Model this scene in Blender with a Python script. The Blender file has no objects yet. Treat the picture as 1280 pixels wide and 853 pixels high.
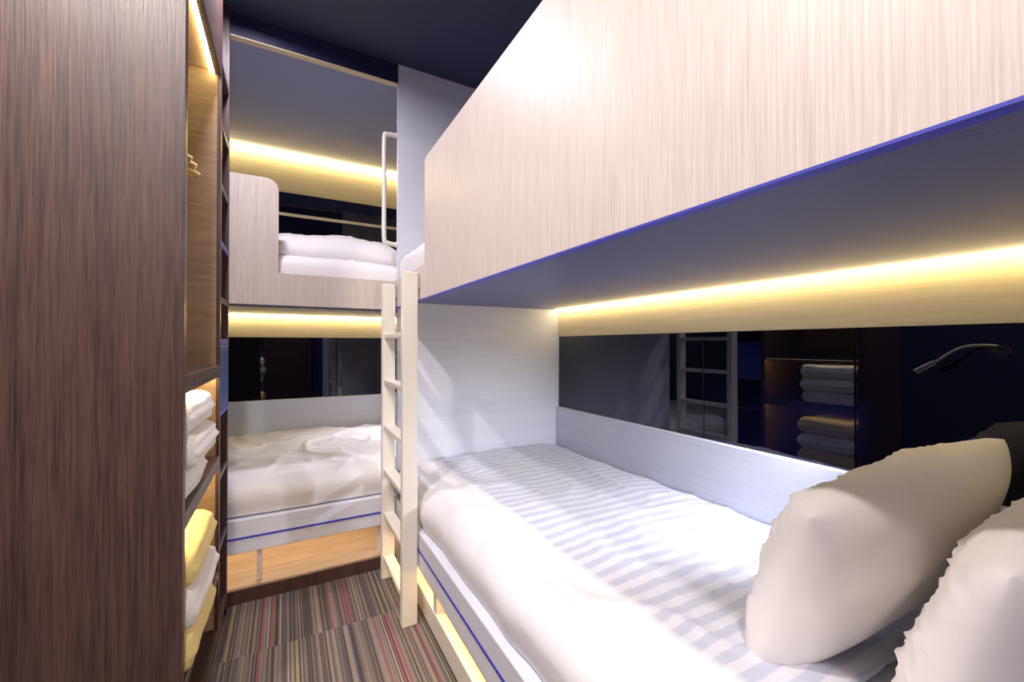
import bpy, bmesh, math
from math import sin, cos, pi, radians
from mathutils import Vector, Matrix, noise

scene = bpy.context.scene
COL = scene.collection

# ---------------------------------------------------------------- materials
def new_mat(name):
    m = bpy.data.materials.new(name); m.use_nodes = True
    nt = m.node_tree
    b = nt.nodes.get('Principled BSDF')
    return m, nt, b

def plain(name, col, rough=0.5, metal=0.0, emis=None, estr=0.0, ior=None, bump=0.0, bscale=200):
    m, nt, b = new_mat(name)
    b.inputs['Base Color'].default_value = (*col, 1)
    b.inputs['Roughness'].default_value = rough
    b.inputs['Metallic'].default_value = metal
    if ior: b.inputs['IOR'].default_value = ior
    if emis:
        b.inputs['Emission Color'].default_value = (*emis, 1)
        b.inputs['Emission Strength'].default_value = estr
    if bump > 0:
        tc = nt.nodes.new('ShaderNodeTexCoord'); n = nt.nodes.new('ShaderNodeTexNoise')
        n.inputs['Scale'].default_value = bscale; n.inputs['Detail'].default_value = 4
        bp = nt.nodes.new('ShaderNodeBump'); bp.inputs['Strength'].default_value = bump
        bp.inputs['Distance'].default_value = 0.01
        nt.links.new(tc.outputs['Object'], n.inputs['Vector'])
        nt.links.new(n.outputs['Fac'], bp.inputs['Height'])
        nt.links.new(bp.outputs['Normal'], b.inputs['Normal'])
    return m

def wood(name, ca, cb, scale, rough=0.5, bump=0.15, lo=0.35, hi=0.65, broad=0.35):
    m, nt, b = new_mat(name)
    L = nt.links.new
    tc = nt.nodes.new('ShaderNodeTexCoord')
    mp = nt.nodes.new('ShaderNodeMapping'); mp.inputs['Scale'].default_value = scale
    L(tc.outputs['Object'], mp.inputs['Vector'])
    n1 = nt.nodes.new('ShaderNodeTexNoise'); n1.inputs['Scale'].default_value = 1.0
    n1.inputs['Detail'].default_value = 5; n1.inputs['Roughness'].default_value = 0.6
    n1.inputs['Distortion'].default_value = 0.4
    L(mp.outputs['Vector'], n1.inputs['Vector'])
    n2 = nt.nodes.new('ShaderNodeTexNoise'); n2.inputs['Scale'].default_value = 0.10
    n2.inputs['Detail'].default_value = 3
    L(mp.outputs['Vector'], n2.inputs['Vector'])
    mx = nt.nodes.new('ShaderNodeMix'); mx.data_type = 'FLOAT'
    mx.inputs[0].default_value = broad
    L(n1.outputs['Fac'], mx.inputs[2]); L(n2.outputs['Fac'], mx.inputs[3])
    r = nt.nodes.new('ShaderNodeValToRGB')
    r.color_ramp.elements[0].position = lo; r.color_ramp.elements[0].color = (*ca, 1)
    r.color_ramp.elements[1].position = hi; r.color_ramp.elements[1].color = (*cb, 1)
    L(mx.outputs[0], r.inputs['Fac']); L(r.outputs['Color'], b.inputs['Base Color'])
    bp = nt.nodes.new('ShaderNodeBump'); bp.inputs['Strength'].default_value = bump
    bp.inputs['Distance'].default_value = 0.004
    L(n1.outputs['Fac'], bp.inputs['Height']); L(bp.outputs['Normal'], b.inputs['Normal'])
    b.inputs['Roughness'].default_value = rough
    return m

def led(name, col, s):
    m = bpy.data.materials.new(name); m.use_nodes = True
    nt = m.node_tree; nt.nodes.clear()
    e = nt.nodes.new('ShaderNodeEmission'); e.inputs['Color'].default_value = (*col, 1)
    e.inputs['Strength'].default_value = s
    o = nt.nodes.new('ShaderNodeOutputMaterial'); nt.links.new(e.outputs[0], o.inputs[0])
    return m

M = {}
M['dark_wood'] = wood('dark_wood', (0.024, 0.011, 0.011), (0.105, 0.056, 0.049), (190, 190, 6), 0.42, 0.3, 0.32, 0.70, 0.30)
M['beige_wood'] = wood('beige_oak', (0.30, 0.19, 0.10), (0.46, 0.31, 0.18), (10, 10, 120), 0.5, 0.1)
M['panel'] = wood('pale_ash_laminate', (0.53, 0.44, 0.39), (0.68, 0.60, 0.54), (330, 330, 7.0), 0.45, 0.08, 0.34, 0.62, 0.12)
M['white_wood_x'] = wood('white_ash_horizontal', (0.68, 0.70, 0.80), (0.77, 0.79, 0.87), (4, 4, 130), 0.45, 0.05)
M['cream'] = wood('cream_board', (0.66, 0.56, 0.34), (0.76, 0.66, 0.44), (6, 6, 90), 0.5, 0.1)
M['soffit'] = plain('blue_grey_soffit', (0.085, 0.102, 0.24), 0.42, bump=0.05, bscale=120)
M['soffit_top'] = plain('pale_blue_soffit', (0.24, 0.28, 0.50), 0.40, bump=0.05, bscale=120)
M['ceiling'] = plain('navy_ceiling', (0.020, 0.024, 0.068), 0.55, bump=0.05)
M['navy'] = plain('navy_trim', (0.012, 0.016, 0.055), 0.4)
M['glass'] = plain('black_blue_glass', (0.0008, 0.001, 0.006), 0.015, ior=1.66)
M['glass'].node_tree.nodes['Principled BSDF'].inputs['Specular Tint'].default_value = (0.72, 0.78, 1.0, 1)
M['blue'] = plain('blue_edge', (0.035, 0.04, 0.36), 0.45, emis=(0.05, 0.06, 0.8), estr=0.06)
M['led'] = led('warm_led', (1.0, 0.78, 0.36), 20)
M['led_soft'] = led('warm_led_soft', (1.0, 0.72, 0.34), 34)
M['led_under'] = led('warm_led_under_bed', (1.0, 0.70, 0.32), 18)
M['white_metal'] = plain('cream_painted_steel', (0.84, 0.79, 0.69), 0.35)
M['steel'] = plain('brushed_steel', (0.6, 0.6, 0.62), 0.25, 1.0)
M['dark_steel'] = plain('dark_steel', (0.10, 0.10, 0.12), 0.3, 1.0)
M['black'] = plain('black_metal', (0.02, 0.02, 0.025), 0.35, 0.6)
M['mattress'] = plain('mattress_cloth', (0.75, 0.75, 0.78), 0.8, bump=0.1)
M['linen'] = plain('white_linen', (0.82, 0.80, 0.81), 0.75, bump=0.12, bscale=35)
M['pillow'] = plain('pillow_linen', (0.95, 0.90, 0.86), 0.7, bump=0.30, bscale=11)
M['towel_w'] = plain('white_terry', (0.90, 0.88, 0.87), 0.95, bump=0.5, bscale=260)
M['towel_y'] = plain('yellow_terry', (0.86, 0.70, 0.28), 0.95, bump=0.5, bscale=260)
M['cushion'] = plain('navy_fabric', (0.012, 0.016, 0.05), 0.7, bump=0.2, bscale=150)
M['wood_floor'] = wood('oak_platform', (0.40, 0.28, 0.22), (0.58, 0.45, 0.38), (4, 60, 60), 0.45, 0.1)
M['hanger'] = plain('hanger_wood', (0.75, 0.50, 0.14), 0.35)
M['wall'] = plain('navy_painted_wall', (0.03, 0.035, 0.09), 0.7, bump=0.05)
M['bluebin'] = plain('blue_bin', (0.02, 0.07, 0.32), 0.4)

def duvet_striped():
    m, nt, b = new_mat('satin_stripe_duvet'); L = nt.links.new
    tc = nt.nodes.new('ShaderNodeTexCoord'); sp = nt.nodes.new('ShaderNodeSeparateXYZ')
    L(tc.outputs['Object'], sp.inputs[0])
    nz = nt.nodes.new('ShaderNodeTexNoise'); nz.inputs['Scale'].default_value = 3
    L(tc.outputs['Object'], nz.inputs['Vector'])
    def math_(op, a, bb=None, v=None, clamp=False):
        n = nt.nodes.new('ShaderNodeMath'); n.operation = op; n.use_clamp = clamp
        if isinstance(a, (int, float)): n.inputs[0].default_value = a
        else: L(a, n.inputs[0])
        if bb is not None:
            if isinstance(bb, (int, float)): n.inputs[1].default_value = bb
            else: L(bb, n.inputs[1])
        return n.outputs[0]
    yy = math_('ADD', sp.outputs['Y'], math_('MULTIPLY', nz.outputs['Fac'], 0.02))
    s = math_('SINE', math_('MULTIPLY', yy, 2 * pi / 0.050))
    s = math_('ADD', math_('MULTIPLY', s, 2.0), 0.5, clamp=True)
    mask = math_('MULTIPLY', math_('SUBTRACT', sp.outputs['X'], 0.70), 40.0, clamp=True)
    s = math_('ADD', math_('MULTIPLY', s, 0.38), 0.44)
    mask = math_('ADD', math_('MULTIPLY', mask, 0.94), 0.03)
    fac = math_('MULTIPLY', s, mask, clamp=True)
    mix = nt.nodes.new('ShaderNodeMix'); mix.data_type = 'RGBA'
    mix.inputs[6].default_value = (0.84, 0.82, 0.85, 1); mix.inputs[7].default_value = (0.39, 0.42, 0.55, 1)
    L(fac, mix.inputs[0]); L(mix.outputs[2], b.inputs['Base Color'])
    b.inputs['Roughness'].default_value = 0.55
    b.inputs['Sheen Weight'].default_value = 0.2
    return m
M['duvet'] = duvet_striped()

def carpet():
    m, nt, b = new_mat('striped_carpet'); L = nt.links.new
    tc = nt.nodes.new('ShaderNodeTexCoord'); sp = nt.nodes.new('ShaderNodeSeparateXYZ')
    L(tc.outputs['Object'], sp.inputs[0])
    def math_(op, a, bb=None):
        n = nt.nodes.new('ShaderNodeMath'); n.operation = op
        if isinstance(a, (int, float)): n.inputs[0].default_value = a
        else: L(a, n.inputs[0])
        if bb is not None:
            if isinstance(bb, (int, float)): n.inputs[1].default_value = bb
            else: L(bb, n.inputs[1])
        return n.outputs[0]
    ix = math_('FLOOR', math_('MULTIPLY', sp.outputs['X'], 190.0))
    ty = math_('FLOOR', math_('ADD', math_('MULTIPLY', sp.outputs['Y'], 2.0), 0.4))
    tx = math_('FLOOR', math_('ADD', math_('MULTIPLY', sp.outputs['X'], 2.0), 0.35))
    cb = nt.nodes.new('ShaderNodeCombineXYZ')
    L(ix, cb.inputs[0]); L(ty, cb.inputs[1]); L(tx, cb.inputs[2])
    wn = nt.nodes.new('ShaderNodeTexWhiteNoise'); wn.noise_dimensions = '3D'; L(cb.outputs[0], wn.inputs['Vector'])
    r = nt.nodes.new('ShaderNodeValToRGB'); cr = r.color_ramp; cr.interpolation = 'CONSTANT'
    cols = [(0.0, (0.095, 0.075, 0.072)), (0.30, (0.17, 0.135, 0.125)), (0.52, (0.05, 0.038, 0.042)), (0.68, (0.25, 0.205, 0.18)),
            (0.82, (0.34, 0.29, 0.08)), (0.87, (0.32, 0.07, 0.11)), (0.92, (0.09, 0.10, 0.15)), (0.96, (0.36, 0.31, 0.28))]
    cr.elements[0].position = 0; cr.elements[0].color = (*cols[0][1], 1)
    cr.elements[1].position = cols[1][0]; cr.elements[1].color = (*cols[1][1], 1)
    for p, c in cols[2:]:
        e = cr.elements.new(p); e.color = (*c, 1)
    L(wn.outputs['Value'], r.inputs['Fac']); L(r.outputs['Color'], b.inputs['Base Color'])
    b.inputs['Roughness'].default_value = 0.95
    n = nt.nodes.new('ShaderNodeTexNoise'); n.inputs['Scale'].default_value = 400
    L(tc.outputs['Object'], n.inputs['Vector'])
    bp = nt.nodes.new('ShaderNodeBump'); bp.inputs['Strength'].default_value = 0.6; bp.inputs['Distance'].default_value = 0.01
    L(n.outputs['Fac'], bp.inputs['Height']); L(bp.outputs['Normal'], b.inputs['Normal'])
    return m
M['carpet'] = carpet()

# ---------------------------------------------------------------- geometry helpers
def empty(name):
    e = bpy.data.objects.new(name, None); e.empty_display_size = 0.1
    COL.objects.link(e); return e

def finish(bm, name, mat, parent=None, smooth=False):
    me = bpy.data.meshes.new(name)
    bmesh.ops.recalc_face_normals(bm, faces=bm.faces)
    bm.to_mesh(me); bm.free()
    if smooth:
        for p in me.polygons: p.use_smooth = True
    o = bpy.data.objects.new(name, me); COL.objects.link(o)
    if mat: me.materials.append(M[mat] if isinstance(mat, str) else mat)
    if parent: o.parent = parent
    return o

def add_box(bm, x0, x1, y0, y1, z0, z1, bev=0.0, seg=2):
    r = bmesh.ops.create_cube(bm, size=1.0)
    vs = r['verts']
    for v in vs:
        v.co = Vector(((x0 + x1) / 2 + v.co.x * (x1 - x0), (y0 + y1) / 2 + v.co.y * (y1 - y0), (z0 + z1) / 2 + v.co.z * (z1 - z0)))
    if bev > 0:
        es = list({e for v in vs for e in v.link_edges})
        bmesh.ops.bevel(bm, geom=es, offset=bev, segments=seg, profile=0.5, affect='EDGES')

def box(name, x0, x1, y0, y1, z0, z1, mat, parent=None, bev=0.0, seg=2):
    bm = bmesh.new(); add_box(bm, x0, x1, y0, y1, z0, z1, bev, seg)
    return finish(bm, name, mat, parent)

def prism(name, pts, axis, a0, a1, mat, parent=None, bev=0.002):
    bm = bmesh.new()
    def mk(p, a): return Vector((a, p[0], p[1])) if axis == 'x' else Vector((p[0], a, p[1]))
    v0 = [bm.verts.new(mk(p, a0)) for p in pts]; v1 = [bm.verts.new(mk(p, a1)) for p in pts]
    bm.faces.new(v0); bm.faces.new(v1[::-1])
    n = len(pts)
    for i in range(n): bm.faces.new((v0[i], v0[(i + 1) % n], v1[(i + 1) % n], v1[i]))
    return finish(bm, name, mat, parent)

def tube(name, pts, rad, mat, parent=None, cyclic=False, res=6):
    cu = bpy.data.curves.new(name, 'CURVE'); cu.dimensions = '3D'
    s = cu.splines.new('POLY'); s.points.add(len(pts) - 1)
    for p, q in zip(s.points, pts): p.co = (*q, 1)
    s.use_cyclic_u = cyclic
    cu.bevel_depth = rad; cu.bevel_resolution = res; cu.use_fill_caps = True
    ob = bpy.data.objects.new(name, cu); COL.objects.link(ob)
    dg = bpy.context.evaluated_depsgraph_get()
    me = bpy.data.meshes.new_from_object(ob.evaluated_get(dg))
    bpy.data.objects.remove(ob)
    for p in me.polygons: p.use_smooth = True
    o = bpy.data.objects.new(name, me); COL.objects.link(o)
    me.materials.clear(); me.materials.append(M[mat])
    if parent: o.parent = parent
    return o

def smooth_pts(ctrl, n=8):
    out = []
    P = [Vector(c) for c in ctrl]
    P = [P[0] * 2 - P[1]] + P + [P[-1] * 2 - P[-2]]
    for i in range(1, len(P) - 2):
        for k in range(n):
            t = k / n
            a, b, c, d = P[i - 1], P[i], P[i + 1], P[i + 2]
            out.append(0.5 * ((2 * b) + (c - a) * t + (2 * a - 5 * b + 4 * c - d) * t * t + (3 * b - a - 3 * c + d) * t ** 3))
    out.append(P[-2]); return out

# ---------------------------------------------------------------- key dimensions
XF, XW = 0.50, 1.50          # right bunk front / right wall
YT, YW = 2.13, 3.33          # partition / far wall
XL = -0.75                   # left wall
YB = -0.95                   # wall behind the camera
ZC = 2.56
Z_SOF = 1.345
GL0, GL1 = 0.75, 1.18        # glass band

# ---------------------------------------------------------------- room shell
box('floor', XL, XW, YB, YW, -0.1, 0.0, 'carpet')
box('ceiling', XL, XW, YB, YW, ZC, ZC + 0.1, 'ceiling')
box('wall_right', XW, XW + 0.1, YB, YW, 0, ZC, 'wall')
box('wall_left', XL - 0.1, XL, YB, YW, 0, ZC, 'wall')
box('wall_far', XL, XW, YW, YW + 0.1, 0, ZC, 'wall')
box('wall_back', XL, XW, YB - 0.1, YB, 0, ZC, 'wall')
box('wall_partition', XF, XW, YT, YT + 0.03, 0, ZC, 'white_wood_x')
box('wall_head', XF - 0.02, XW, -0.06, -0.02, 0, ZC, 'white_wood_x')
d = empty('door_1')
box('door_leaf', -0.45, 0.30, YB + 0.001, YB + 0.04, 0.0, 2.05, 'dark_wood', d, 0.003)
for n_, a in (('frame_l', (-0.52, -0.455)), ('frame_r', (0.305, 0.37))):
    box(n_, a[0], a[1], YB + 0.001, YB + 0.06, 0, 2.12, 'dark_wood', d, 0.003)
box('frame_top', -0.455, 0.305, YB + 0.001, YB + 0.06, 2.055, 2.12, 'dark_wood', d, 0.003)
tube('lever', [(0.22, YB + 0.04, 1.0), (0.22, YB + 0.09, 1.0), (0.10, YB + 0.09, 1.0)], 0.009, 'steel', d)

# ---------------------------------------------------------------- near (right) bunk bed
b1 = empty('bunk_bed')
Y0 = -0.015
def arc(cx, cz, r, a0, a1, n=8):
    return [(cx + r * cos(radians(a0 + (a1 - a0) * i / n)), cz + r * sin(radians(a0 + (a1 - a0) * i / n))) for i in range(n + 1)]
YG = 1.61
XG = XF - 0.018
ZP0, ZP1, ZLIP = 1.316, 1.87, 1.45
r = 0.02
pts = [(Y0, ZP0), (YT - 0.002, ZP0), (YT - 0.002, ZLIP), (YG, ZLIP)] + arc(YG - r, ZP1 - r, r, 0, 90) + [(Y0, ZP1)]
prism('guard_panel', pts, 'x', XG, XF, 'panel', b1)
box('guard_blue_edge', XG - 0.001, XF + 0.0, Y0, YT - 0.002, ZP0 - 0.004, ZP0 - 0.0005, 'blue', b1)
box('soffit', XF + 0.0005, XW - 0.002, Y0, YT - 0.002, Z_SOF, Z_SOF + 0.035, 'soffit', b1)
box('upper_mattress', XF + 0.02, XW - 0.03, Y0 + 0.01, YT - 0.01, Z_SOF + 0.036, 1.53, 'mattress', b1, 0.03, 3)
box('base_rail', XF - 0.02, XW - 0.035, Y0, YT - 0.002, 0.22, 0.365, 'white_wood_x', b1, 0.004)
box('base_blue_edge', XF - 0.022, XF - 0.0205, Y0, YT - 0.002, 0.288, 0.298, 'blue', b1)
box('lower_mattress', XF + 0.03, XW - 0.04, Y0 + 0.01, YT - 0.01, 0.366, 0.495, 'mattress', b1, 0.03, 3)
box('plinth_board', XF + 0.12, XF + 0.14, Y0, YT - 0.002, 0.001, 0.219, 'beige_wood', b1)
box('foot_rail', XF + 0.01, XF + 0.05, Y0, YT - 0.03, 0.001, 0.09, 'white_metal', b1, 0.003)
for i, y in enumerate((0.35, 0.95, 1.55, 2.06)):
    box('post_%d' % (i + 1), XF + 0.012, XF + 0.048, y, y + 0.035, 0.0905, 0.2195, 'white_metal', b1, 0.003)
box('wall_ledge', XW - 0.032, XW - 0.001, Y0, YT - 0.002, 0.40, GL0 - 0.001, 'white_wood_x', b1, 0.003)
box('cove_board', XW - 0.014, XW - 0.001, Y0, YT - 0.002, GL1 + 0.001, Z_SOF - 0.001, 'cream', b1)

ls = empty('led_strip_light')
box('strip', XW - 0.046, XW - 0.034, Y0 + 0.01, YT - 0.012, Z_SOF - 0.010, Z_SOF - 0.001, 'led', ls)

g = empty('glass_wall_panel')
cuts = [Y0, 0.60, 1.11, YT - 0.003]
for i in range(3):
    box('pane_%d' % (i + 1), XW - 0.012, XW - 0.002, cuts[i] + 0.0015, cuts[i + 1] - 0.0015, GL0, GL1, 'glass', g, 0.001, 1)

# ---------------------------------------------------------------- far bunk bed
b2 = empty('bunk_bed.001')
YF = YT + 0.0
XR = XF - 0.004
XA = XL + 0.002
r = 0.05
xh = -0.03
pts = [(XA, ZP0 - 0.01), (XR, ZP0 - 0.01), (XR, ZLIP), (xh, ZLIP)] + arc(xh - r, ZP1 - r, r, 0, 90) + [(XA, ZP1)]
prism('guard_panel', pts, 'y', YF + 0.002, YF + 0.035, 'panel', b2)
box('guard_blue_edge', XA, XR, YF, YF + 0.035, ZP0 - 0.017, ZP0 - 0.0105, 'navy', b2)
YI = YF + 0.0355
XE = XW - 0.002
box('soffit', XA, XE, YI, YW - 0.002, Z_SOF - 0.01, Z_SOF + 0.03, 'soffit', b2)
box('upper_mattress', XA + 0.02, XE - 0.02, YI + 0.02, YW - 0.04, Z_SOF + 0.031, 1.50, 'mattress', b2, 0.03, 3)
box('upper_ledge', XA, XE, YW - 0.032, YW - 0.002, Z_SOF + 0.031, 1.779, 'white_wood_x', b2, 0.003)
box('upper_cove_board', XA, XE, YW - 0.014, YW - 0.002, 2.202, 2.464, 'cream', b2)
box('upper_glass_reflection_strip', XA, XE, YW - 0.018, YW - 0.0125, 2.035, 2.055, 'cream', b2)  # cream strip added on the glass to stand in for a reflected light line
box('top_soffit', XA, XE, YT + 0.031, YW - 0.002, 2.465, ZC - 0.001, 'soffit_top', b2)
box('top_soffit_fascia', XA, XR, YT + 0.002, YT + 0.030, 2.462, ZC - 0.001, 'navy', b2)
box('top_soffit_trim', XA, XR, YT - 0.002, YT + 0.030, 2.457, 2.4615, 'cream', b2)
box('base_rail', XA, XE, YT + 0.032, YW - 0.035, 0.22, 0.365, 'white_wood_x', b2, 0.004)
box('base_blue_edge', XA, XR, YT + 0.028, YT + 0.0315, 0.282, 0.290, 'blue', b2)
box('lower_mattress', XA + 0.02, XE - 0.02, YT + 0.08, YW - 0.04, 0.366, 0.495, 'mattress', b2, 0.03, 3)
box('wall_ledge', XA, XE, YW - 0.032, YW - 0.002, 0.40, GL0 - 0.001, 'white_wood_x', b2, 0.003)
box('cove_board', XA, XE, YW - 0.014, YW - 0.002, GL1 + 0.001, Z_SOF - 0.011, 'cream', b2)
box('under_board', XA, XE, YT + 0.42, YT + 0.44, 0.061, 0.219, 'wood_floor', b2)
for i, x in enumerate((-0.62, -0.11, 0.42, 1.2)):
    box('leg_%d' % (i + 1), x, x + 0.02, YT + 0.09, YT + 0.11, 0.061, 0.219, 'white_metal', b2)
box('floor_platform', XL, XW, YT + 0.055, YW, 0.0, 0.060, 'wood_floor')
box('trim_1', XL, XF, YT + 0.035, YT + 0.054, 0.0, 0.061, 'dark_wood')

g2 = empty('glass_wall_panel.001')
g3 = empty('glass_wall_panel.002')
cx = [XA, 0.33, 1.0, XE]
for i in range(3):
    box('pane_%d' % (i + 1), cx[i] + 0.0015, cx[i + 1] - 0.0015, YW - 0.012, YW - 0.002, GL0, GL1, 'glass', g2, 0.001, 1)
    box('pane_%d' % (i + 1), cx[i] + 0.0015, cx[i + 1] - 0.0015, YW - 0.012, YW - 0.002, 1.78, 2.20, 'glass', g3, 0.001, 1)
l2 = empty('led_strip_light.001')
box('strip', XA + 0.01, XE - 0.01, YW - 0.050, YW - 0.034, Z_SOF - 0.022, Z_SOF - 0.012, 'led', l2)
l3 = empty('led_strip_light.002')
box('strip', XA + 0.01, XE - 0.01, YW - 0.060, YW - 0.034, 2.452, 2.463, 'led', l3)
l4 = empty('led_strip_light.003')
box('strip', XA + 0.01, XR, YT + 0.30, YT + 0.31, 0.208, 0.2185, 'led_under', l4)
l5 = empty('led_strip_light.004')
box('strip', XF + 0.07, XF + 0.08, 0.1, YT - 0.05, 0.208, 0.2185, 'led_under', l5)

# ---------------------------------------------------------------- ladder
ld = empty('bunk_ladder')
LX0, LX1 = 0.410, 0.472
def rail(name, y0, y1):
    box(name, LX0, LX1, y0, y1, 0.001, 1.425, 'white_metal', ld, 0.004)
rail('side_rail_1', 1.665, 1.70)
rail('side_rail_2', 2.06, 2.092)
for i, z in enumerate((0.10, 0.31, 0.52, 0.73, 0.95, 1.17)):
    box('rung_%d' % (i + 1), LX0 + 0.008, LX1 - 0.004, 1.7005, 2.0595, z - 0.011, z + 0.011, 'white_metal', ld, 0.004)
for i, y in enumerate((1.67, 2.063)):
    box('top_bracket_%d' % (i + 1), LX1 + 0.0002, XG - 0.0002, y, y + 0.025, 1.36, 1.42, 'steel', ld)

# ---------------------------------------------------------------- grab handle
gh = empty('grab_handle')
hx = XF - 0.004
hc = smooth_pts([(hx, YT + 0.015, 2.20), (hx - 0.045, YT + 0.015, 2.195), (hx - 0.062, YT + 0.015, 2.17),
                 (hx - 0.062, YT + 0.015, 1.92), (hx - 0.062, YT + 0.015, 1.67), (hx - 0.045, YT + 0.015, 1.645), (hx, YT + 0.015, 1.64)], 6)
tube('grip', hc, 0.011, 'white_metal', gh)
for i, z in enumerate((1.64, 2.20)):
    tube('flange_%d' % (i + 1), [(hx - 0.006, YT + 0.015, z), (hx + 0.003, YT + 0.015, z)], 0.014, 'white_metal', gh)

# ---------------------------------------------------------------- bedding
def duvet(name, mapf, s0, s1, t0, t1, ztop, zbot, mat, seed=0, drape_amp=0.012, top_amp=0.007, r=0.07):
    prof = []
    n1 = 12
    for i in range(n1): prof.append((s0 + 0.0, zbot + (ztop - r - zbot) * i / n1, 0))
    for i in range(11):
        a = pi - (pi / 2) * i / 10
        prof.append((s0 + r + r * cos(a), ztop - r + r * sin(a), 0.5))
    n2 = 80
    for i in range(1, n2 + 1):
        prof.append((s0 + r + (s1 - s0 - r) * i / n2, ztop, 1))
    nt_ = 200
    bm = bmesh.new(); rows = []
    for j in range(nt_ + 1):
        t = t0 + (t1 - t0) * j / nt_
        row = []
        for i, (s, z, k) in enumerate(prof):
            off = Vector((seed * 3.1, seed * 1.7, 0))
            w = noise.noise(Vector((s * 2.2, t * 2.2, 0)) + off)
            w2 = noise.noise(Vector((s * 5 + t * 1.5, t * 6, 3)) + off)
            ridge = max(0, 1 - abs(noise.noise(Vector((s * 3.5 + t * 2, t * 3 - s * 2, 7)) + off)) * 2.2) ** 5
            ridge2 = max(0, 1 - abs(noise.noise(Vector((s * 6 - t * 3, t * 4 + s * 3, 17)) + off)) * 2.4) ** 4
            ridge3 = max(0, 1 - abs(noise.noise(Vector((s * 9 + t * 2, t * 3.2 - s * 4, 27)) + off)) * 2.8) ** 4
            top = top_amp * (w * 1.6 + w2 * 0.7 + ridge * 0.9 + ridge2 * 0.4 + ridge3 * 0.25)
            if k == 1:
                edge = min(1, (s1 - s) / 0.08)
                row.append((s, t, z + top - 0.015 * (1 - edge)))
            else:
                fold = noise.noise(Vector((t * 4.5, z * 1.5, 11)) + off) * drape_amp + noise.noise(Vector((t * 11, z * 2.5, 5)) + off) * drape_amp * 0.45
                f = 1 if k == 0 else 0.7
                a = max(0, min(1, (z - (ztop - r)) / r))
                bulge = 0.016 * sin(min(1, (z - zbot) / (ztop - zbot)) * pi)
                row.append((s - fold * f * (1 - a * 0.6) - bulge, t, z + top * a))
        rows.append([bm.verts.new(Vector(mapf(*p))) for p in row])
    for j in range(nt_):
        for i in range(len(prof) - 1):
            bm.faces.new((rows[j][i], rows[j][i + 1], rows[j + 1][i + 1], rows[j + 1][i]))
    o = finish(bm, name, mat, None, True)
    so = o.modifiers.new('solid', 'SOLIDIFY'); so.thickness = 0.012; so.offset = -1
    return o

duvet('duvet', lambda s, t, z: (s, t, z), XF + 0.008, XW - 0.037, 0.36, YT - 0.012, 0.525, 0.372, 'duvet', 1, 0.012, 0.008)
duvet('duvet.001', lambda s, t, z: (s, t, z), XF + 0.022, XW - 0.02, 0.30, YT - 0.012, 1.60, 1.40, 'linen', 2, 0.004, 0.012, 0.06)
duvet('duvet.002', lambda s, t, z: (t, s, z), YT + 0.058, YW - 0.036, XA + 0.03, XE - 0.02, 0.53, 0.372, 'linen', 3, 0.012, 0.014)
duvet('duvet.003', lambda s, t, z: (t, s, z), YT + 0.058, YW - 0.036, XA + 0.03, XE - 0.02, 1.55, 1.39, 'linen', 4, 0.003, 0.010, 0.05)

def pillow(name, loc, rot, a, bb, T, mat, seed=0, wr=0.010):
    """rot = (tilt about x, yaw about z, in-plane turn) in degrees"""
    bm = bmesh.new(); N = 72
    top = {}; bot = {}
    off = Vector((seed * 5.3, seed * 2.1, seed))
    for i in range(N + 1):
        for j in range(N + 1):
            u = -1 + 2 * i / N; v = -1 + 2 * j / N
            us = sin(u * pi / 2); vs = sin(v * pi / 2)
            x = a * us * (1 - 0.05 * (1 - vs * vs) * abs(us) ** 3)
            y = bb * vs * (1 - 0.06 * (1 - us * us) * abs(vs) ** 3)
            cr = (abs(us) * abs(vs)) ** 6 * 0.05
            x *= 1 - cr; y *= 1 - cr
            th = T * (max(0, 1 - abs(us) ** 3.4) ** 0.52) * (max(0, 1 - abs(vs) ** 3.2) ** 0.52)
            env = min(1, 3 * min(1 - abs(us), 1 - abs(vs)) + 0.0) ** 0.8
            w = noise.noise(Vector((us * 1.8, vs * 1.8, 0)) + off) * 1.6
            w += max(0, 1 - abs(noise.noise(Vector((us * 1.8, vs * 4.5 + us * 1.2, 4)) + off)) * 3.2) ** 2 * 0.9 * abs(us)
            w += max(0, 1 - abs(noise.noise(Vector((us * 2.2 - vs * 1.5, vs * 3 + us, 31)) + off)) * 3.0) ** 2 * 0.7
            w += max(0, 1 - abs(noise.noise(Vector((us * 4.0 + vs * 2.5, vs * 3.5 - us, 51)) + off)) * 3.2) ** 3 * 0.5
            d1 = w * wr * env
            w2 = noise.noise(Vector((us * 2.5, vs * 2.5, 20)) + off)
            top[i, j] = bm.verts.new((x, y, th + d1))
            if i in (0, N) or j in (0, N): bot[i, j] = top[i, j]
            else: bot[i, j] = bm.verts.new((x, y, -th * 0.8 + w2 * wr * env * 0.5))
    for i in range(N):
        for j in range(N):
            bm.faces.new((top[i, j], top[i + 1, j], top[i + 1, j + 1], top[i, j + 1]))
            f = (bot[i, j], bot[i, j + 1], bot[i + 1, j + 1], bot[i + 1, j])
            try: bm.faces.new(f)
            except ValueError: pass
    o = finish(bm, name, mat, None, True)
    R = Matrix.Rotation(radians(rot[1]), 4, 'Z') @ Matrix.Rotation(radians(rot[0]), 4, 'X') @ Matrix.Rotation(radians(rot[2]), 4, 'Z')
    o.location = loc; o.rotation_euler = R.to_euler()
    return o

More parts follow.
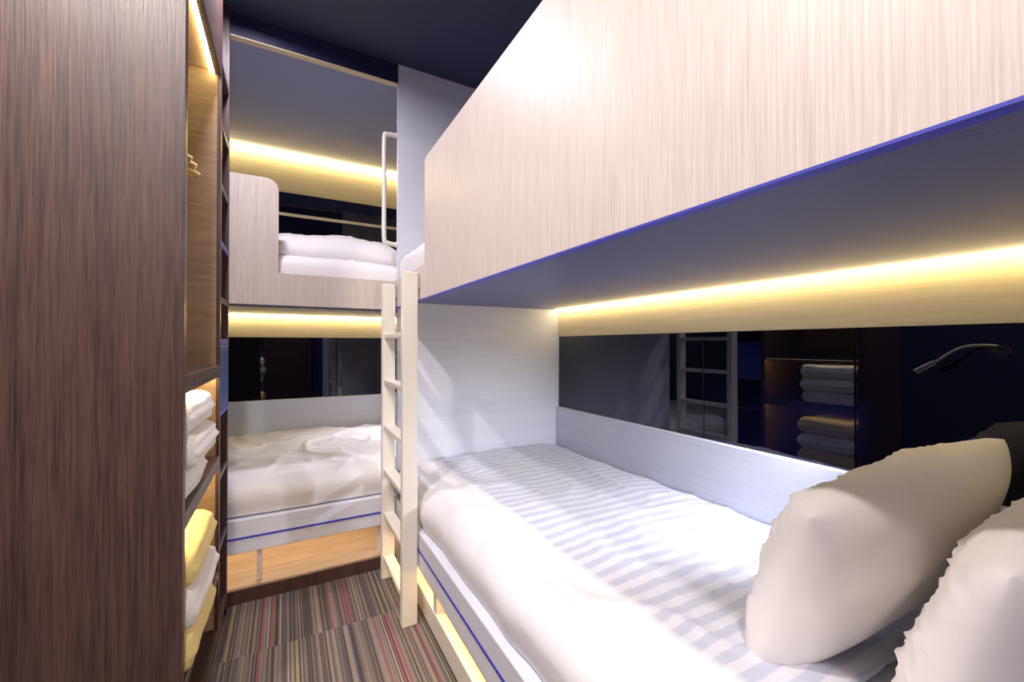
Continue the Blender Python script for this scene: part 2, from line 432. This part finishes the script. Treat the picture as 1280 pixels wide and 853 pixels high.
pillow('pillow', (1.065, 0.385, 0.715), (-68, -5, -8), 0.315, 0.203, 0.095, 'pillow', 1, 0.015)
pillow('pillow.001', (1.02, 0.170, 0.715), (-74, -3, -5), 0.32, 0.205, 0.085, 'pillow', 9, 0.010)
pillow('bolster_cushion', (1.372, 0.165, 0.80), (-82, -25, 0), 0.080, 0.20, 0.055, 'cushion', 3, 0.004)
pillow('pillow.002', (0.24, 2.46, 1.635), (18, -3, 0), 0.36, 0.21, 0.075, 'linen', 4)
pillow('pillow.003', (1.15, 2.75, 0.63), (8, 88, 0), 0.33, 0.22, 0.075, 'linen', 5)
pillow('pillow.004', (1.0, 0.25, 1.70), (10, 0, 0), 0.33, 0.22, 0.075, 'linen', 6)

# ---------------------------------------------------------------- reading lamps
def reading_lamp(base, head, aim, name, normal):
    e = empty(name)
    B = Vector(base); H = Vector(head); n = Vector(normal)
    tube('mount', [B, B + n * 0.012], 0.016, 'black', e)
    ctrl = [B + n * 0.012, B + n * 0.05 + Vector((0, 0, 0.012)), (B + n * 0.05 + H) / 2 + Vector((0, 0, 0.025)), H]
    tube('gooseneck', smooth_pts(ctrl, 8), 0.0035, 'dark_steel', e)
    dirv = (Vector(aim) - H).normalized()
    tube('head', [H - dirv * 0.008, H + dirv * 0.035], 0.008, 'dark_steel', e)
    return H + dirv * 0.045, dirv

def spot(name, loc, dirv, power, col, size=80, blend=0.8, rad=0.02):
    l = bpy.data.lights.new(name, 'SPOT'); l.energy = power; l.color = col
    l.spot_size = radians(size); l.spot_blend = blend; l.shadow_soft_size = rad
    o = bpy.data.objects.new(name, l); COL.objects.link(o); o.location = loc
    o.rotation_euler = Vector(dirv).to_track_quat('-Z', 'Y').to_euler()
    return o

p, dv = reading_lamp((XW - 0.012, 0.31, 1.115), (1.41, 0.41, 1.08), (1.20, 1.15, 0.53), 'reading_lamp', (-1, 0, 0))
spot('reading_lamp_light', p, dv, 60, (0.87, 0.89, 1.0), 82, 1.0)
p, dv = reading_lamp((1.1, YW - 0.012, 1.10), (0.98, YW - 0.12, 1.08), (0.42, 2.70, 0.53), 'reading_lamp.001', (0, -1, 0))
spot('reading_lamp_light.001', p, dv, 38, (0.94, 0.88, 1.0), 80, 1.0)
p, dv = reading_lamp((1.1, YW - 0.012, 2.12), (0.98, YW - 0.12, 2.10), (0.3, 2.6, 1.6), 'reading_lamp.002', (0, -1, 0))
spot('reading_lamp_light.002', p, dv, 5, (0.90, 0.88, 1.0), 90, 1.0)

# ---------------------------------------------------------------- wardrobe / shelf unit
wd = empty('wardrobe_shelf_unit')
WX0, WX1 = XL + 0.002, -0.212
WY0, WYM, WY1 = 1.24, 1.86, 2.125
ZT = 2.13
box('side_panel_near', WX0, WX1, WY0, WY0 + 0.028, 0.001, ZC - 0.001, 'dark_wood', wd, 0.001, 1)
box('side_panel_far', WX0, WX1, WY1 - 0.022, WY1, 0.001, ZC - 0.001, 'dark_wood', wd, 0.001, 1)
box('back_board', WX0, WX0 + 0.012, WY0 + 0.0285, WY1 - 0.0225, 0.001, ZC - 0.001, 'beige_wood', wd)
box('divider_core', WX0 + 0.0125, WX1 - 0.012, WYM, WYM + 0.02, 0.09, ZC - 0.001, 'beige_wood', wd)
box('divider_edge', WX1 - 0.0115, WX1, WYM - 0.002, WYM + 0.022, 0.09, ZC - 0.001, 'dark_wood', wd)
ya, yb = WY0 + 0.0285, WYM - 0.0025
yc, yd = WYM + 0.0225, WY1 - 0.0225
box('top_fascia', WX1 - 0.02, WX1, ya, yb, ZT - 0.005, ZC - 0.001, 'dark_wood', wd)
box('top_board', WX0 + 0.0125, WX1 - 0.0205, ya, yb, ZT + 0.005, ZT + 0.03, 'beige_wood', wd)
box('shelf_mid', WX0 + 0.0125, WX1, ya, yb, 1.025, 1.055, 'dark_wood', wd, 0.001, 1)
box('shelf_towel', WX0 + 0.0125, WX1, ya, yb, 0.695, 0.722, 'dark_wood', wd, 0.001, 1)
box('shelf_mid_lip', WX1 - 0.010, WX1, ya, yb, 1.012, 1.0245, 'dark_wood', wd)
box('shelf_towel_lip', WX1 - 0.010, WX1, ya, yb, 0.682, 0.6945, 'dark_wood', wd)
box('shelf_low', WX0 + 0.0125, WX1, ya, yb, 0.275, 0.302, 'dark_wood', wd, 0.001, 1)
box('shelf_bottom', WX0 + 0.0125, WX1, ya, yd, 0.06, 0.0895, 'dark_wood', wd)
box('plinth', WX0 + 0.0125, WX1 - 0.03, ya, yd, 0.001, 0.0595, 'navy', wd)
for i, z in enumerate((0.35, 0.62, 0.86, 1.13, 1.29, 1.50, 1.72, 1.95, 2.18)):
    box('cubby_shelf_%d' % (i + 1), WX0 + 0.0125, WX1 - 0.002, yc, yd, z, z + 0.022, 'dark_wood', wd, 0.001, 1)
    if z in (0.86, 1.13, 1.50):
        box('cubby_blue_edge_%d' % (i + 1), WX1 - 0.0015, WX1, yc, yd, z + 0.002, z + 0.02, 'blue', wd)
box('cubby_back', WX0 + 0.013, WX0 + 0.02, yc, yd, 0.09, 2.5, 'navy', wd)
box('drawer_front', WX1 - 0.02, WX1, yc, yd, 0.884, 1.128, 'bluebin', wd, 0.003)
l6 = empty('led_strip_light.005')
box('strip', WX1 - 0.034, WX1 - 0.022, ya + 0.004, yb - 0.004, ZT - 0.008, ZT + 0.004, 'led', l6)
l7 = empty('led_strip_light.006')
box('strip', WX1 - 0.026, WX1 - 0.012, ya + 0.004, yb - 0.004, 0.687, 0.6945, 'led_soft', l7)
l8 = empty('led_strip_light.007')
box('strip', WX1 - 0.026, WX1 - 0.012, ya + 0.004, yb - 0.004, 1.017, 1.0245, 'led_soft', l8)

tube('hanging_rail', [(-0.47, ya, 1.86), (-0.47, yb, 1.86)], 0.011, 'steel', wd)
def hanger(name, y, rz=0):
    e = empty(name)
    pts = smooth_pts([(-0.205, 0, -0.12), (-0.13, 0, -0.082), (-0.05, 0, -0.05), (0, 0, -0.04), (0.05, 0, -0.05), (0.13, 0, -0.082), (0.205, 0, -0.12)], 5)
    T = Matrix.Translation((-0.45, y, 1.80)) @ Matrix.Rotation(radians(rz), 4, 'Z')
    tube('shoulder_bar', [T @ Vector(q) for q in pts], 0.011, 'hanger', e)
    tube('trouser_bar', [T @ Vector((-0.195, 0, -0.12)), T @ Vector((0.195, 0, -0.12))], 0.006, 'hanger', e)
    hk = [T @ Vector((0, 0, -0.04)), T @ Vector((0, 0, 0.035))] + [T @ Vector((-0.03 + 0.018 + 0.020 * cos(a) - 0.0, 0, 0.058 + 0.020 * sin(a))) for a in [radians(x) for x in range(-50, 190, 20)]]
    tube('hook', hk, 0.002, 'steel', e)
hanger('clothes_hanger', 1.50, 12)
hanger('clothes_hanger.001', 1.57, 8)
hanger('clothes_hanger.002', 1.63, 14)

def towel_stack(name, x0, x1, y0, y1, z0, mats, h, seed=0):
    e = empty(name); z = z0 + 0.001
    for k, mt in enumerate(mats):
        bm = bmesh.new(); rows = []
        NY = 26
        R = h * 0.47
        dxk = noise.noise(Vector((seed * 1.3, k * 3.1, 0.5))) * 0.025
        xe = x1 + dxk
        outl = []
        nseg = 14
        for i in range(nseg + 1):
            a = -pi / 2 + pi * i / nseg
            outl.append((xe - R + R * cos(a), sin(a)))
        for i in range(1, 14): outl.append((xe - R - (xe - x0 - 2 * R) * i / 14, 1))
        for i in range(nseg + 1):
            a = pi / 2 + pi * i / nseg
            outl.append((x0 + R + R * cos(a), sin(a)))
        for i in range(1, 14): outl.append((x0 + R + (xe - x0 - 2 * R) * i / 14, -1))
        for j in range(NY + 1):
            v = j / NY
            y = (y0 + y1) / 2 + (y1 - y0) / 2 * (2 * v - 1)
            e0 = min(v, 1 - v) * (y1 - y0)
            pin = math.sqrt(max(0.0, 1 - (1 - min(1, e0 / (h * 0.35))) ** 2)) * 0.5 + 0.5
            row = []
            for (x, s) in outl:
                q = Vector((x * 7, y * 7, k * 5 + seed))
                zz = z + h / 2 + s * h / 2 * pin
                if s > 0: zz += noise.noise(q) * 0.010 * s
                xx = x + noise.noise(q + Vector((5, 0, 2))) * 0.008 - (1 - pin) * 0.010 * (1 if x > -0.4 else -1)
                if x > xe - R:
                    for c in (-0.35, 0.35):
                        if abs(s - c) < 0.14: xx -= 0.006
                row.append(bm.verts.new((xx, y, zz)))
            rows.append(row)
        NP = len(outl)
        for j in range(NY):
            for i in range(NP):
                bm.faces.new((rows[j][i], rows[j][(i + 1) % NP], rows[j + 1][(i + 1) % NP], rows[j + 1][i]))
        bm.faces.new(rows[0]); bm.faces.new(rows[-1][::-1])
        finish(bm, 'towel_%d' % (k + 1), mt, e, True)
        z += h * 0.97
    return e
towel_stack('towel_stack', -0.58, -0.192, 1.285, 1.60, 0.723, ['towel_w'] * 3, 0.090, 1)
towel_stack('towel_stack.001', -0.58, -0.190, 1.285, 1.62, 0.303, ['towel_y', 'towel_w', 'towel_y'], 0.108, 2)

# ---------------------------------------------------------------- added ceiling fill lights, no such fixtures in view
def fill_light(name, x, y, z, power, col, size=0.10):
    e = empty(name)
    bm = bmesh.new()
    bmesh.ops.create_cone(bm, cap_ends=True, segments=32, radius1=0.055, radius2=0.055, depth=0.010)
    for v in bm.verts: v.co += Vector((x, y, z - 0.006))
    finish(bm, 'fill_light_ring', 'steel', e)  # made-up ring around the added fill light
    l = bpy.data.lights.new(name + '_lamp', 'AREA'); l.shape = 'DISK'; l.size = size; l.energy = power; l.color = col
    l.spread = radians(170)
    o = bpy.data.objects.new('lamp', l); COL.objects.link(o); o.location = (x, y, z - 0.014); o.parent = e
fill_light('added_ceiling_fill', -0.15, -0.60, ZC, 38, (1.0, 0.91, 0.84))
fill_light('added_ceiling_fill.001', -0.55, 0.60, ZC, 34, (1.0, 0.90, 0.86))
fill_light('added_ceiling_fill.002', -0.14, 1.72, ZC, 13, (0.92, 0.86, 1.0))

w = bpy.data.worlds.new('World'); scene.world = w; w.use_nodes = True
w.node_tree.nodes['Background'].inputs[0].default_value = (0.5, 0.5, 0.8, 1)
w.node_tree.nodes['Background'].inputs[1].default_value = 0.2

# ---------------------------------------------------------------- camera
cam = bpy.data.cameras.new('Camera'); co = bpy.data.objects.new('Camera', cam); COL.objects.link(co)
cam.sensor_width = 36; cam.lens = 520 / 1280 * 36; cam.clip_start = 0.02
co.location = (0, 0, 1.13)
co.rotation_euler = (radians(90.5), 0, -radians(28.56))
scene.camera = co
scene.view_settings.view_transform = 'Standard'
scene.view_settings.look = 'None'
scene.view_settings.exposure = 0.10
scene.view_settings.gamma = 1.09
